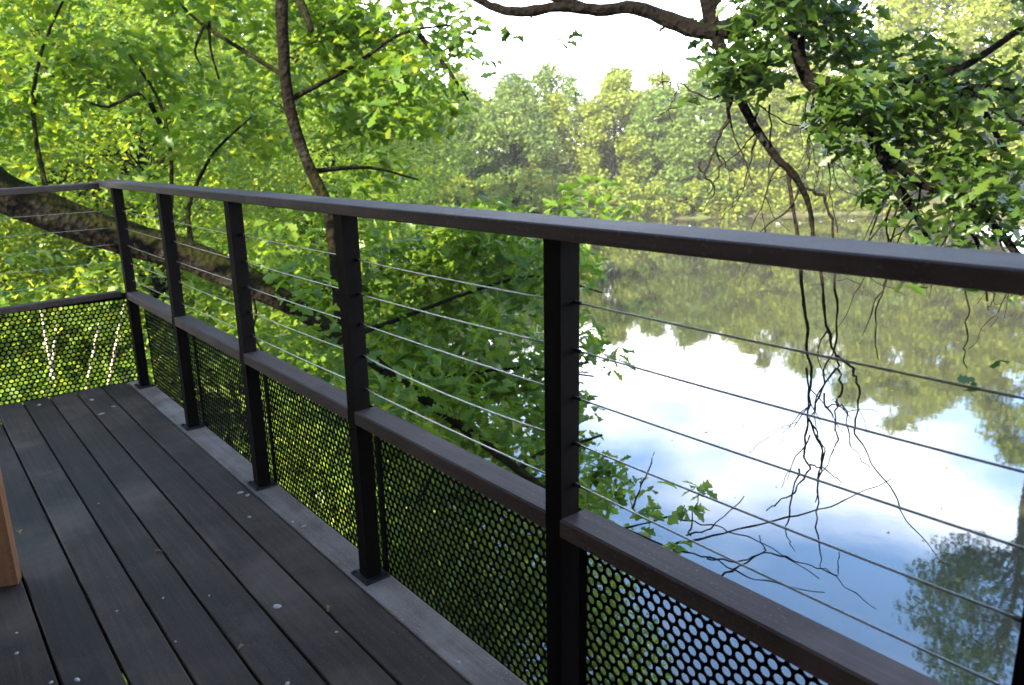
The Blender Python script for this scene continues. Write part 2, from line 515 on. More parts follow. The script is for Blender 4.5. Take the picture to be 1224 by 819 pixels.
# chalky spots (bird droppings) with shapes of their own, lying on the boards
def blob(name, px, py, rx, ry, seed, mat, parent, h=.0022):
    r = np.random.default_rng(seed)
    d = at(px, py, 1.)-CAMP; p = CAMP + d*(-HC/d[2])
    loc = np.array([(p[:2]-P1)@DU, (p[:2]-P1)@DN])
    n = 14
    a = np.arange(n)*2*math.pi/n
    rad = 1+.22*r.normal(size=n); rad = (rad+np.roll(rad, 1)+np.roll(rad, -1))/3
    rot = r.uniform(0, 3)
    x = rad*rx*np.cos(a); y = rad*ry*np.sin(a)
    X = loc[0]+x*math.cos(rot)-y*math.sin(rot); Y = loc[1]+x*math.sin(rot)+y*math.cos(rot)
    V = [(X[i], Y[i], -.001) for i in range(n)] + [(loc[0]+(X[i]-loc[0])*.8, loc[1]+(Y[i]-loc[1])*.8, h) for i in range(n)] + [(loc[0], loc[1], h*1.25)]
    F = [(i, (i+1) % n, n+(i+1) % n, n+i) for i in range(n)] + [(n+i, n+(i+1) % n, 2*n) for i in range(n)]
    me = bpy.data.meshes.new(name); me.from_pydata(V, [], F); me.update()
    return link(name, smooth(me), mat, parent)
SPOTS = [(331, 725, .013, .011), (287, 589, .013, .008), (296, 592, .009, .007), (298, 618, .006, .006), (140, 731, .004, .003),
         (195, 715, .004, .003), (250, 712, .004, .003), (20, 781, .006, .005), (61, 816, .006, .005), (92, 813, .012, .006),
         (47, 484, .014, .009), (110, 478, .016, .01), (136, 486, .012, .008), (121, 495, .018, .009), (210, 767, .003, .003),
         (344, 817, .006, .005), (402, 756, .005, .004), (118, 602, .003, .003), (350, 624, .007, .005), (363, 629, .008, .005), (20, 757, .004, .003), (547, 792, .007, .005)]
for i, (px, py, a, b) in enumerate(SPOTS):
    blob('chalky_spot', px, py, a, b, i+11, M['spot'], deck)

# ================================================================== RAILING
RAIL0, RAIL1 = 1.103, 1.131
MID0, MID1 = .499, .541
PW = .024
TP = .052                                                     # plane of the perforated panels

def perforated(w, h, pitch=.0252, hole=.0099, th=.003, sides=12):
    """sheet in local x/z with staggered round holes and a plain border"""
    dx, dz = pitch, pitch*.866
    top, side = .034, .004
    ncol = int((w-2*side)/dx - .5); nrow = int((h-top)/dz)
    x0 = -(ncol-.5)*dx/2; z1 = h-top
    hexr = pitch/math.sqrt(3)
    th_ = (np.arange(sides)+.0)*2*math.pi/sides + math.pi/6
    ring = np.stack([hole*np.cos(th_), hole*np.sin(th_)], 1)
    hexv = []
    for k in range(6):
        a = math.pi/6+k*math.pi/3; b = math.pi/6+(k+1)*math.pi/3
        A = np.array([math.cos(a), math.sin(a)])*hexr; B = np.array([math.cos(b), math.sin(b)])*hexr
        hexv += [A, (A+B)/2]
    hexv = np.array(hexv)
    cell = []
    for y in (0., th):
        cell += [(p[0], y, p[1]) for p in hexv] + [(p[0], y, p[1]) for p in ring]
    cell = np.array(cell); n = sides
    F = []
    for i in range(n):
        j = (i+1) % n
        F += [(i, j, n+j, n+i), (2*n+j, 2*n+i, 3*n+i, 3*n+j), (n+i, n+j, 3*n+j, 3*n+i)]
    F = np.array(F)
    V, T, c = [], [], 0
    for r in range(nrow):
        off = .5*dx if r % 2 else 0
        for q in range(ncol):
            V.append(cell+np.array([x0+q*dx+off-.25*dx+0, 0, z1-dz/2-r*dz])); T.append(F+c); c += len(cell)
    V = np.vstack(V); T = np.vstack(T)
    # border strips, overlapping the ragged cell edges from behind
    me_b = MB()
    xl = x0-.25*dx; xr = -x0+.25*dx
    me_b.box(-w/2, w/2, .0004, th-.0004, z1-.003, h)
    me_b.box(-w/2, xl-.001, .0005, th-.0005, 0, z1-.0035); me_b.box(xr+.001, w/2, .0005, th-.0005, 0, z1-.0035)
    bv = np.array(me_b.v); bf = np.array(me_b.f)
    return np_mesh('perforated_panel', np.vstack([V, bv]), np.vstack([T, bf+len(V)]), flat=True)

railing = empty('railing', W(0, 0, 0), ANG)
tag(railing, 'long dark railing with steel cables and perforated panels facing the pond', 'railing')
NP = 8
PS = [k*GAP for k in range(NP)]; PS[5] -= .030
post_me = MB().box(-PW, PW, -PW, PW, .006, RAIL0+.004).mesh('post')
plate_me = MB().box(-.048, .048, -.042, .042, 0, .005).mesh('base_plate')
bolt_me = MB().cyl((0, 0, 0), .006, .006, 6).mesh('bolt')
pan_me = perforated(GAP-.0006, .66)
CABZ = (.974, .881, .790, .697, .604)
rr = random.Random(5)
def add_post(parent, s, t):
    p = link('post', post_me, M['post'], parent); p.location = (s, t, 0); p.rotation_euler = (0, 0, rr.uniform(-.01, .01))
    b = link('base_plate', plate_me, M['plate'], p)
    for sx in (-1, 1):
        for sy in (-1, 1):
            q = link('bolt', bolt_me, M['plate'], b); q.location = (sx*.038, sy*.034, .0049)
    return p
for k in range(NP):
    add_post(railing, PS[k], 0)
for k in range(NP-1):
    s0, s1 = PS[k]+PW-.002, PS[k+1]-PW+.002
    m = MB().box(s0, s1, -.0265, TP-.004, MID0, MID1, .004).build('mid_rail', M['rail'], railing)
    pn = link('perforated_panel', pan_me, M['panel'], railing); pn.location = ((k+.5)*GAP, TP, MID1-.012-.66)
    for c, z in enumerate(CABZ):
        n = 9
        sag = rr.uniform(.001, .004)
        if k == 3 and c == 3: sag = .012
        z0, z1 = z+rr.uniform(-.004, .004), z+rr.uniform(-.004, .004)
        pts = [(s0-.004+(s1-s0+.008)*i/(n-1), .012, z0+(z1-z0)*i/(n-1)-sag*4*(i/(n-1))*(1-i/(n-1))) for i in range(n)]
        cb = Tubes().add(pts, [.0019]*n, 6).build('cable', M['steel'], railing)
        for e in (0, -1):
            q = np.array(pts[e]); dq = np.array(pts[1 if e == 0 else -2])-q; dq /= np.linalg.norm(dq)
            Tubes().add([q, q+dq*.022, q+dq*.024], [.0042, .0042, .002], 6).build('ferrule', M['plate'], cb)
for a, b in ((-.205, 2.05), (2.05, 5.3), (5.3, 6.25)):
    bm = MB(); bm.box(a+.0008, b-.0008, -.066, .062, RAIL0, RAIL1, .0028)
    o = bm.build('top_rail', M['rail'], railing)

# the short end of the railing, square to the first
end = empty('end_railing', W(0, 0, 0), ANG)
tag(end, 'short end railing with perforated panel at the far edge of the deck', 'railing')
SE = -.145
pan2 = link('perforated_panel', pan_me, M['panel'], end)
pan2.rotation_euler = (0, 0, R_(90)); pan2.location = (SE, -.43+.04, MID1-.027-.66)
pan3 = link('perforated_panel', pan_me, M['panel'], end)
pan3.rotation_euler = (0, 0, R_(90)); pan3.location = (SE, -.43+.04-GAP, MID1-.035-.66)
add_post(end, SE+.05, -.92)
add_post(end, SE+.05, -1.84)
def sloped(name, s0, s1, t0, t1, z0, z1, slope, mat, parent):
    mb = MB(); mb.box(t0, t1, s0, s1, z0, z1, .004)     # built along x then turned
    v = [(y, x, z+slope*x) for (x, y, z) in mb.v]
    me = bpy.data.meshes.new(name); me.from_pydata(v, [], [f[::-1] for f in mb.f]); me.update()
    return link(name, me, mat, parent)
sloped('mid_rail', SE+.003, -.078, -1.9, -.034, MID0+.006, MID1-.006, .03, M['rail'], end)
sloped('top_rail', -.203, -.078, -1.9, -.0665, RAIL0-.010, RAIL1-.006, .03, M['rail'], end)
for c, z in enumerate(CABZ):
    Tubes().add([(-.11, -.03-i*.31, z-.012*0-.0045*i-.01*(i % 2)*0) for i in range(6)], [.0015]*6, 6).build('cable', M['steel'], end)

# ================================================================== TREEHOUSE (unseen, beside and behind the viewer; added so its roof shades the deck)
house = empty('treehouse', W(2.5, -2.4, 0), ANG)
tag(house, 'unseen dark timber treehouse with an overhanging roof added to shade the deck', 'treehouse')
hw = random.Random(9)
x = -2.2
while x < 4.7:                                                  # upright boards
    if not (.3 < x < 1.15):
        MB().box(x, x+.143, -.03+hw.uniform(0, .006), .0+hw.uniform(0, .006), -.1, 2.62).build('wall_board', M['wall'], house)
    else:
        MB().box(x, x+.143, -.03, .0, 2.06, 2.62).build('wall_board', M['wall'], house)
    x += .147
MB().box(.29, 1.18, -.05, -.031, 0, 2.05).build('door', M['bench'], house)
for y0, y1, name in ((-2.6, 1.85, 'roof'),):
    MB().box(-2.5, 5.0, y0, y1, 2.63, 2.75).build('roof', M['roof'], house)
for (a, b) in ((-2.2, -2.17), (4.67, 4.70)):
    MB().box(a, b, -2.5, -.032, -.1, 2.62).build('side_wall', M['wall'], house)
MB().box(-2.16, 4.66, -2.5, -2.47, -.1, 2.62).build('back_wall', M['wall'], house)
for sx in (-1.9, 4.4):
    for sy in (-2.3, -.4):
        p = W(2.5+sx, -2.4+sy); MB().box(sx-.1, sx+.1, sy-.1, sy+.1, gz(p[0], p[1])-.4, -.11).build('stilt', M['post'], house)

# ================================================================== BENCH at the left
bc = np.array([-1.528, 2.128])
bd = np.array([-.953, -.303])
bench = empty('wooden_bench', (bc[0], bc[1], .0016), math.atan2(-bd[1], -bd[0]))
tag(bench, 'orange brown wooden bench standing on the deck boards', 'bench')
for x0 in (-.08, -1.15):
    for y0 in (.0, -.34):
        MB().box(x0, x0+.08, y0-.03, y0+.012, .0, .43).build('leg', M['bench'], bench)
MB().box(-1.17, .004, -.38, .02, .43, .47, .004).build('seat', M['bench'], bench)
for y0 in (-.008, -.348):
    MB().box(-1.069, -.081, y0-.014, y0+.014, .16, .21).build('stretcher', M['bench'], bench)

# ================================================================== FOLIAGE
def oak_leaf():
    half = [(.10, .06), (.16, .22), (.09, .30), (.26, .46), (.15, .54), (.31, .72), (.17, .80)]
    tip = [(.0, 1.0)]
    out = [(0., 0.)] + half + [(.11, .93)] + tip + [(-.11, .93)] + [(-a, b) for a, b in half[::-1]]
    out = np.array(out)
    V = np.zeros((len(out)+2, 3)); V[:-2, :2] = out
    V[:-2, 2] = .30*np.abs(out[:, 0]) - .16*(out[:, 1]-.4)**2
    V[-2] = (0, .36, 0.0); V[-1] = (0, .74, -.02)
    n = len(out); T = []
    for i in range(n):
        j = (i+1) % n
        my = (out[i, 1]+out[j, 1])/2
        T.append((n if my < .55 else n+1, i, j))
    T += [(n, 5, n+1), (n+1, n-5, n)]
    return V, np.array(T)
def mid_leaf():
    V = np.array([(0, 0, 0), (.20, .28, .05), (.13, .45, .02), (.29, .70, .08), (0, 1., -.06), (-.29, .70, .08), (-.13, .45, .02), (-.20, .28, .05), (0, .5, 0)], float)
    T = np.array([(8, i, (i+1) % 8) for i in range(8)])
    return V, T
def far_leaf():
    V = np.array([(0, 0, 0), (.34, .5, .08), (0, 1, -.05), (-.34, .5, .08)], float)
    return V, np.array([(0, 1, 2), (0, 2, 3)])
LEAF = {'oak': oak_leaf(), 'mid': mid_leaf(), 'far': far_leaf()}

def orient(n, r, tilt=.75):
    """random leaf frames: lamina roughly level, any heading, drooping a little"""
    yaw = r.uniform(0, 2*math.pi, n)
    d = np.stack([np.cos(yaw), np.sin(yaw), r.normal(-.35, .45, n)], 1)
    d /= np.linalg.norm(d, axis=1)[:, None]
    nn = np.stack([r.normal(0, tilt, n), r.normal(0, tilt, n), np.ones(n)], 1)
    nn -= (nn*d).sum(1)[:, None]*d
    nn /= np.linalg.norm(nn, axis=1)[:, None] + 1e-9
    x = np.cross(d, nn)
    return x, d, nn

def leaf_arrays(pos, size, kind, r, tilt=.75):
    V0, T0 = LEAF[kind]
    n = len(pos)
    x, d, nn = orient(n, r, tilt)
    sz = size*r.uniform(.5, 1.3, n); curl = r.normal(1., 1.3, n)
    V = pos[:, None, :] + sz[:, None, None]*(V0[None, :, 0, None]*x[:, None, :] + V0[None, :, 1, None]*d[:, None, :] + (V0[None, :, 2]*curl[:, None])[..., None]*nn[:, None, :])
    T = T0[None] + (np.arange(n)*len(V0))[:, None, None]
    rn = np.repeat(np.clip(r.normal(.45, .22, n), 0, 1), len(V0))
    return V.reshape(-1, 3), T.reshape(-1, 3), rn

def clump_points(c, rad, n, r, flat=.65):
    d = r.normal(size=(n, 3)); d /= np.linalg.norm(d, axis=1)[:, None]
    q = r.uniform(.15, 1, n)**.5
    return np.asarray(c) + d*q[:, None]*np.array([rad, rad, rad*flat])

TRI = [0]
def crown_mesh(name, clumps, size, kind, r, tilt=.75, flat=.65):
    pos = np.vstack([clump_points(c, rad, n, r, flat) for c, rad, n in clumps])
    V, T, rn = leaf_arrays(pos, size, kind, r, tilt)
    TRI[0] += len(T)
    return np_mesh(name, V, T, rn)

def tree_meshes(H, cr, cb, ncl, per, size, kind, seed, crad=(.55, 1.0), trunk_r=None, lean=(0, 0), top=1.0, tilt=.75):
    """trunk+limbs mesh and crown mesh of a tree standing at the origin"""
    r = np.random.default_rng(seed)
    tr = trunk_r or H*.018
    nT = 7
    tp = np.array([(lean[0]*(k/(nT-1))**1.5+r.normal(0, .03*H/6)*(k > 0), lean[1]*(k/(nT-1))**1.5+r.normal(0, .03*H/6)*(k > 0), H*.9*k/(nT-1)-.3*(k == 0)) for k in range(nT)])
    tb = Tubes(); tb.add(tp, np.linspace(tr*1.25, tr*.22, nT), 8, 3, .04)
    clumps = []
    lob = r.uniform(.75, 1.2, 9)
    for _ in range(ncl):
        th = r.uniform(0, 2*math.pi); v = r.uniform(0, 1)
        z = cb + (H-cb)*v
        prof = math.sin(math.pi*min(1, .12+.88*v)**.8)**.7 if v < .97 else .25
        rad = cr*max(.18, prof)*lob[int(th/(2*math.pi)*9) % 9]*r.uniform(.35, 1)**.55
        k = min(nT-1.001, max(0, (z/(.9*H))*(nT-1))); i = int(k)
        ax = tp[i]*(1-(k-i))+tp[min(nT-1, i+1)]*(k-i)
        c = np.array([ax[0]+rad*math.cos(th), ax[1]+rad*math.sin(th), z])
        cl_r = r.uniform(*crad)*(1 if v < .85 else .75)
        clumps.append((c, cl_r, int(per*cl_r**1.6*r.uniform(.7, 1.3))+4))
        zs = max(cb*.55, z - rad*r.uniform(.35, .8)); k = min(nT-1.001, (zs/(.9*H))*(nT-1)); i = int(k)
        b = tp[i]*(1-(k-i))+tp[i+1]*(k-i)
        m1 = b+(c-b)*.45+r.normal(0, .06*cr, 3)+np.array([0, 0, .05*cr])
        r0 = tr*.26*(1-.5*v)
        tb.add([b, m1, c], [r0, r0*.6, r0*.15], 5, 3)
    return tb.mesh('trunk'), crown_mesh('crown', clumps, size, kind, r, tilt)

def plant_tree(name, label, cat, x, y, meshes, leafm, barkm, group=None, rz=0., sc=1., scz=None):
    z = max(gz(x, y), WATER-.1)
    root = empty(name, (x, y, z), rz)
    root.scale = (sc, sc, scz or sc)
    tag(root, label, cat, group)
    if not meshes[0].materials: meshes[0].materials.append(barkm)
    if not meshes[1].materials: meshes[1].materials.append(leafm)
    link('trunk', meshes[0], None, root)
    c = link('crown', meshes[1], None, root); c['kind'] = 'stuff'
    return root

# ---------- far bank: a wall of woods, shrubs hanging over the water
far = [tree_meshes(9.5, 3.0, .5, 115, 120, .28, 'far', 100+i, crad=(.6, 1.15), tilt=.9) for i in range(4)]
rf = random.Random(21)
FL = 'leafy tree in the wall of woods across the pond'
FG = 'trees across the pond'
row = []
for k in range(15): row.append((-14+k*3.6+rf.uniform(-.7, .7), 60.5+.03*k+rf.uniform(0, 2.5)+max(0, (k-10))*.6, rf.uniform(.86, 1.08)))
for k in range(14): row.append((-16+k*4.1+rf.uniform(-.9, .9), 66+rf.uniform(0, 3), rf.uniform(1.0, 1.2)))
for i, (x, y, s) in enumerate(row):
    plant_tree('broadleaf_tree', FL if i < 15 else 'taller tree rising behind the first row of woods across the pond', 'tree', x, y, far[i % 4], M['farleaf_green' if i % 4 in (0, 3) else 'farleaf'], M['bark'], FG, rf.uniform(0, 6.28), s)
shr = [tree_meshes(3.0, 1.7, .0, 34, 70, .30, 'far', 140+i, crad=(.45, .8), tilt=.9, trunk_r=.05) for i in range(3)]
k = 0
for px in range(470, 1075, 38):
    x = (px-600)/900*59+rf.uniform(-.5, .5); y = 56.3+.17*abs(x-12)*.2+rf.uniform(-.2, .6)
    d = sdist(np.array([x]), np.array([y]))[0]
    y += max(0, .25-d)*1.05
    if 860 < px < 1010: y += 1.6
    plant_tree('shrub', 'rounded shrub hanging over the far edge of the pond', 'shrub', x, y, shr[k % 3], M['farleaf'], M['bark'],
               'shrubs along the far bank', rf.uniform(0, 6.28), rf.uniform(.75, 1.25)); k += 1

for px in range(850, 1085, 19):
    x = (px-612)/920*60.2; y = 58.4
    while sdist(np.array([x]), np.array([y]))[0] < .25: y += .15
    plant_tree('shrub', 'small low shrub at the far water line', 'shrub', x, y, shr[px % 3], M['farleaf'], M['bark'],
               'small shrubs at the far water line', rf.uniform(0, 6.28), rf.uniform(.3, .5))
# ---------- right bank: taller trees
tall = [tree_meshes(15, 4.2, 2.2, 130, 85, .33, 'far', 200+i, crad=(.8, 1.4), tilt=.9) for i in range(3)]
for i, (x, y, s) in enumerate(((23, 69, .9), (27.5, 70, 1.0), (32, 69, 1.15), (36.5, 68, 1.3), (30, 62.5, .82), (35, 60, 1.0), (39, 55, 1.2), (40.5, 49, 1.3), (41.5, 43, 1.4), (43, 37, 1.45), (42, 30, 1.35), (46, 54, 1.3), (48, 46, 1.4), (41, 65, 1.1), (40.5, 22, 1.2))):
    plant_tree('tall_tree', 'tall sunlit tree on the right bank of the pond', 'tree', x, y, tall[i % 3], M['farleaf'], M['bark'],
               'tall trees on the right bank', rf.uniform(0, 6.28), s)

# ---------- left bank woods
near = [tree_meshes(10.5, 3.1, 1.0, 250, 150, .14, 'mid', 300+i, crad=(.5, 1.0), trunk_r=.13) for i in range(4)]
LW = [(-7.2, 9.2, .56), (-5.0, 10.8, .6), (-9.8, 10.5, .66), (-2.8, 12.8, .58), (-13, 9.5, .75), (-7.4, 13.2, .76), (-11.6, 14, .86), (-4.2, 16.4, .74), (-16.5, 13, .95),
      (-8.6, 18, .98), (-13.5, 19, 1.08), (-5.2, 21.5, .9), (-19, 19.5, 1.2), (-10.2, 24, 1.2), (-6.4, 27, 1.0), (-16, 25.5, 1.3), (-22, 26, 1.4), (-11.5, 31, 1.3), (-7, 34, 1.1),
      (-17.5, 33, 1.4), (-8.5, 41, 1.15), (-5.8, 47, 1.1), (-14, 40, 1.35)]
rl = random.Random(33)
for i, (x, y, s) in enumerate(LW):
    plant_tree('woodland_tree', 'green broadleaf tree in the woods beyond the end railing', 'tree', x, y, near[i % 4], M['woodleaf'], M['bark'],
               'woodland trees on the left bank', rl.uniform(0, 6.28), s)
bush = [tree_meshes(2.6, 1.3, .1, 60, 260, .10, 'mid', 400+i, crad=(.35, .65), trunk_r=.03) for i in range(3)]
BS = [(-4.6, 7.4, 1.0), (-3.2, 8.6, 1.1), (-6.5, 8.2, 1.15), (-2.2, 7.2, .8), (-8.2, 7.4, 1.1), (-1.6, 9.4, 1.0), (-5.2, 9.6, 1.2), (-3.6, 6.3, .9), (-.9, 5.9, .7), (-2.0, 5.2, .8),
      (-3.4, 11.2, 1.2), (-5.9, 6.1, .9), (.1, 4.6, .55), (.75, 3.9, .5), (-6.3, .8, 1.15), (-5.3, -.6, 1.15), (-4.2, -1.9, 1.15), (-3.1, -3.2, 1.15), (-6.6, 2.2, 1.1), (-2.0, -4.4, 1.1), (-5.6, 3.6, 1.0), (-.4, 6.6, 1.1), (.4, 5.7, .8), (-1.3, 7.4, 1.1)]
for i, (x, y, s) in enumerate(BS):
    under = y < 4 and x < -1  # sun-side bushes, added unseen to block low sun under the deck
    plant_tree('bush', 'unseen leafy bush added to block low sun under the treehouse' if under else 'low leafy bush on the bank below the deck', 'bush', x, y, bush[i % 3], M['woodleaf'], M['twig'],
               'added bushes blocking sun under the treehouse' if under else 'bushes on the bank below the deck', rl.uniform(0, 6.28), s)

# ---------- the mossy oak: a heavy limb sweeping past the end of the deck
oak = empty('oak_tree', (-7.4, 4.9, gz(-7.4, 4.9)))
tag(oak, 'old oak with a mossy limb sweeping behind the railing', 'oak tree')
inv = Matrix.Translation(-oak.location)
def loc(P): return np.asarray(P) - np.array(oak.location)
tb = Tubes()
tb.add([loc((-7.4, 4.9, gz(-7.4, 4.9)-.3)), loc((-7.3, 4.9, -1.5)), loc((-7.25, 5.0, 1.0)), loc((-7.5, 5.1, 3.5)), loc((-7.2, 5.4, 6.))], [.5, .4, .36, .28, .16], 14, 4, .03)
limb_px = [(-190, 150, 5.3, .20), (-60, 190, 5.5, .185), (0, 228, 5.6, .165), (60, 254, 5.7, .165), (130, 279, 5.8, .155), (215, 302, 5.8, .145), (292, 335, 5.75, .13), (350, 366, 5.7, .11),
           (410, 405, 5.6, .085), (470, 450, 5.5, .065), (545, 505, 5.3, .052), (620, 562, 5.1, .045), (690, 612, 4.9, .030), (745, 632, 4.8, .018), (800, 655, 4.7, .009)]
limb = [loc((-7.2, 5.0, 1.9))]+[loc(at(a, b, c)) for a, b, c, d in limb_px]
tb.add(limb, [.2]+[d*(.84 if a < 340 else .66) for a, b, c, d in limb_px], 16, 4, .025)
def pxb(T, pts, rad, L, sides=7, sub=3, bump=.05):
    T.add([L(at(*p)) for p in pts], rad, sides, sub, bump)
# upright branch off the limb
pxb(tb, [(412, 398, 5.7), (404, 330, 5.8), (392, 250, 5.9), (372, 205, 6.0), (352, 150, 6.0), (342, 100, 6.0), (338, 40, 6.0), (336, -20, 6.0), (332, -120, 6.0)], [.07, .054, .045, .043, .042, .043, .044, .044, .034], loc, 9, 3)
pxb(tb, [(340, -30, 6), (358, 0, 5.9), (370, 30, 5.8), (372, 38, 5.8)], [.03, .03, .026, .02], loc)
# side branches that carry the leaves
sb = [[(200, 298, 5.8), (205, 200, 6.2), (190, 120, 6.6), (150, 60, 6.9)], [(60, 250, 5.7), (40, 140, 6.2), (50, 60, 6.5), (90, -30, 6.6)],
      [(338, 90, 6.0), (290, 60, 6.1), (240, 28, 6.2), (200, -10, 6.4)], [(345, 120, 6.), (420, 80, 6.3), (480, 40, 6.5), (540, 30, 6.7)],
      [(372, 205, 6.), (440, 200, 6.4), (500, 215, 6.7)], [(410, 405, 5.6), (480, 380, 6.0), (560, 350, 6.3), (640, 330, 6.6), (720, 350, 6.9)],
      [(470, 450, 5.5), (540, 450, 5.9), (620, 440, 6.2), (710, 450, 6.4)], [(232, 308, 5.8), (225, 250, 6.1), (245, 200, 6.2), (262, 175, 6.1), (300, 140, 6.0)],
      [(250, 25, 6.2), (252, 60, 6.2), (262, 95, 6.2)], [(244, 30, 6.2), (233, 60, 6.2), (240, 78, 6.2)], [(298, 345, 5.9), (306, 372, 5.9), (303, 400, 5.9), (322, 432, 5.9)],
      [(545, 505, 5.3), (520, 560, 5.2), (500, 600, 5.2)], [(620, 562, 5.1), (650, 540, 5.2), (690, 530, 5.3), (720, 520, 5.3)],
      [(0, 228, 5.6), (-40, 100, 5.8), (-60, -60, 6.)], [(197, 160, 6.4), (170, 112, 6.2), (130, 128, 6.1), (100, 120, 6.1)], [(500, 40, 6.4), (540, 90, 6.4), (560, 120, 6.5)]]
for k, br in enumerate(sb):
    r0 = .022 if k not in (8, 9, 10) else .013
    pxb(tb, br, list(np.linspace(r0, .008, len(br))), loc, 6)
tb.build('trunk', M['mossbark'], oak)
r = np.random.default_rng(77)
cl = []
def band(n, x0, x1, y0, y1, d0, d1, rad, cnt, keep=None):
    while n > 0:
        px, py = r.uniform(x0, x1), r.uniform(y0, y1)
        if keep and not keep(px, py): continue
        n -= 1
        q = r.uniform(*rad)
        cl.append((loc(at(px, py, r.uniform(d0, d1))), q, int(cnt*(q/.4)**1.6*r.uniform(.6, 1.3))))
edge = lambda x, y: x < 560-.18*abs(y-60)+28*math.sin(y*.05)
band(74, -60, 560, -140, 150, 6.0, 8.2, (.28, .55), 105, edge)
band(26, -40, 540, 100, 230, 6.4, 8.0, (.25, .45), 90, edge)
band(58, 330, 720, 245, 480, 6.2, 7.8, (.25, .48), 125, lambda x, y: x < 735-.15*abs(y-380))
band(30, 400, 700, 420, 620, 5.6, 7.2, (.22, .38), 95)
band(14, 250, 480, 300, 470, 6.0, 6.8, (.2, .34), 80)
band(18, -30, 330, 300, 470, 6.3, 7.6, (.22, .4), 80)
band(20, 300, 640, 320, 560, 4.9, 5.4, (.16, .28), 60, lambda x, y: abs((y-330)-(x-300)*.68) < 60)
band(22, 560, 750, 300, 600, 5.6, 7.0, (.18, .34), 80, lambda x, y: x < 748-.25*abs(y-400))
band(7, 690, 790, 560, 640, 4.9, 5.4, (.10, .18), 50)
band(18, -200, 500, -520, -160, 5.0, 8.0, (.4, .7), 55)
for (a, b, c, q, n) in ((835, 585, 4.6, .05, 9), (818, 606, 4.6, .045, 7), (806, 650, 4.6, .05, 9), (770, 612, 4.8, .06, 10), (724, 560, 5.2, .14, 40), (735, 590, 5.1, .12, 30)):
    cl.append((loc(at(a, b, c)), q, n))
for k in range(26):                                            # unseen clumps added left of and above the deck end, shading the limb
    q = r.uniform(.4, .75)
    cl.append((loc((r.uniform(-6.4, -4.1), r.uniform(2.6, 5.6), r.uniform(2.1, 5.0))), q, int(150*q)))
cm = crown_mesh('crown', cl, .125, 'oak', r, .7)
link('crown', cm, M['oakleaf'], oak)['kind'] = 'stuff'

# bare twigs of that limb reaching over the water
def twig(parent, pts, r0, L, r1=.0022):
    P = np.array([at(*p) for p in pts]); k = 5
    Q = np.vstack([P[i]+(P[i+1]-P[i])*j/k for i in range(len(P)-1) for j in range(k)]+[P[-1:]])
    Q = Q+rng.normal(0, .007, Q.shape)*(np.arange(len(Q)) > 0)[:, None]
    rad = np.linspace(r0*1.2, r1*1.35, len(Q))*rng.uniform(.8, 1.25, len(Q))
    T = Tubes(); T.add([L(q) for q in Q], list(rad), 5, 2, .08)
    T.build('bare_twig', M['twig'], parent)
twig(oak, [(745, 632, 4.8), (800, 618, 4.7), (850, 628, 4.6), (905, 645, 4.5), (980, 690, 4.4)], .006, loc)
twig(oak, [(800, 655, 4.7), (850, 642, 4.6), (930, 622, 4.5), (990, 605, 4.5), (1066, 574, 4.5)], .007, loc)
twig(oak, [(845, 668, 4.6), (880, 672, 4.5), (915, 660, 4.5), (960, 672, 4.4), (1002, 688, 4.4), (1003, 660, 4.4)], .005, loc)
twig(oak, [(800, 655, 4.7), (850, 668, 4.55), (900, 692, 4.45), (985, 709, 4.4)], .006, loc)
twig(oak, [(756, 608, 4.8), (768, 578, 4.8), (783, 540, 4.8)], .007, loc)
twig(oak, [(820, 640, 4.6), (850, 632, 4.6), (892, 595, 4.5)], .006, loc)
twig(oak, [(826, 640, 4.6), (828, 615, 4.6), (835, 590, 4.6)], .006, loc)
twig(oak, [(862, 690, 4.5), (880, 676, 4.5), (915, 660, 4.5), (908, 640, 4.5)], .007, loc)

# ---------- the overhanging oak: limbs reaching in from the right above the water
ob = (6.2, .6)
oak2 = empty('oak_tree', (ob[0], ob[1], WATER-.2))
tag(oak2, 'overhanging oak with dark crooked branches and dead twigs drooping above the railing', 'oak tree')
def loc2(P): return np.asarray(P) - np.array(oak2.location)
t2 = Tubes()
t2.add([loc2((6.2, .6, WATER-.5)), loc2((6.1, .9, -1)), loc2((5.8, 1.6, 2.)), loc2((5.3, 2.6, 3.6)), loc2((4.6, 3.4, 4.6))], [.34, .28, .25, .2, .12], 12, 4, .03)
pxb(t2, [(1250, -330, 4.0), (1120, -160, 4.4), (1000, -50, 4.7), (905, 20, 4.8), (850, 38, 4.9), (800, 24, 5.0), (760, 10, 5.0), (715, 12, 5.0), (670, 8, 5.0), (630, 14, 5.0), (600, 12, 5.0), (572, 0, 5.0), (540, -20, 5.), (480, -70, 5.1)],
    [0.1014, 0.078, 0.0624, 0.0546, 0.0515, 0.0468, 0.0374, 0.0343, 0.0296, 0.0312, 0.025, 0.0218, 0.0172, 0.0109], loc2, 10, 4, .08)
pxb(t2, [(700, 10, 5.), (660, -4, 5.0), (620, -10, 5.), (575, -14, 5.)], [.03, .028, .022, .018], loc2)
pxb(t2, [(835, -60, 4.9), (850, 20, 4.9), (868, 75, 4.85), (890, 130, 4.8), (925, 185, 4.75), (950, 210, 4.7), (968, 250, 4.7), (972, 290, 4.7)], [0.0546, 0.0452, 0.0343, 0.0281, 0.0242, 0.0218, 0.0156, 0.0094], loc2, 8, 3, .08)
pxb(t2, [(960, -80, 4.6), (950, 20, 4.6), (965, 95, 4.6), (1010, 130, 4.5), (1060, 185, 4.5), (1105, 222, 4.4), (1150, 232, 4.4), (1190, 272, 4.4), (1224, 315, 4.3), (1260, 360, 4.3)], [0.0468, 0.0429, 0.0374, 0.0328, 0.0296, 0.0265, 0.0242, 0.0218, 0.0179, 0.0125], loc2, 9, 3, .08)
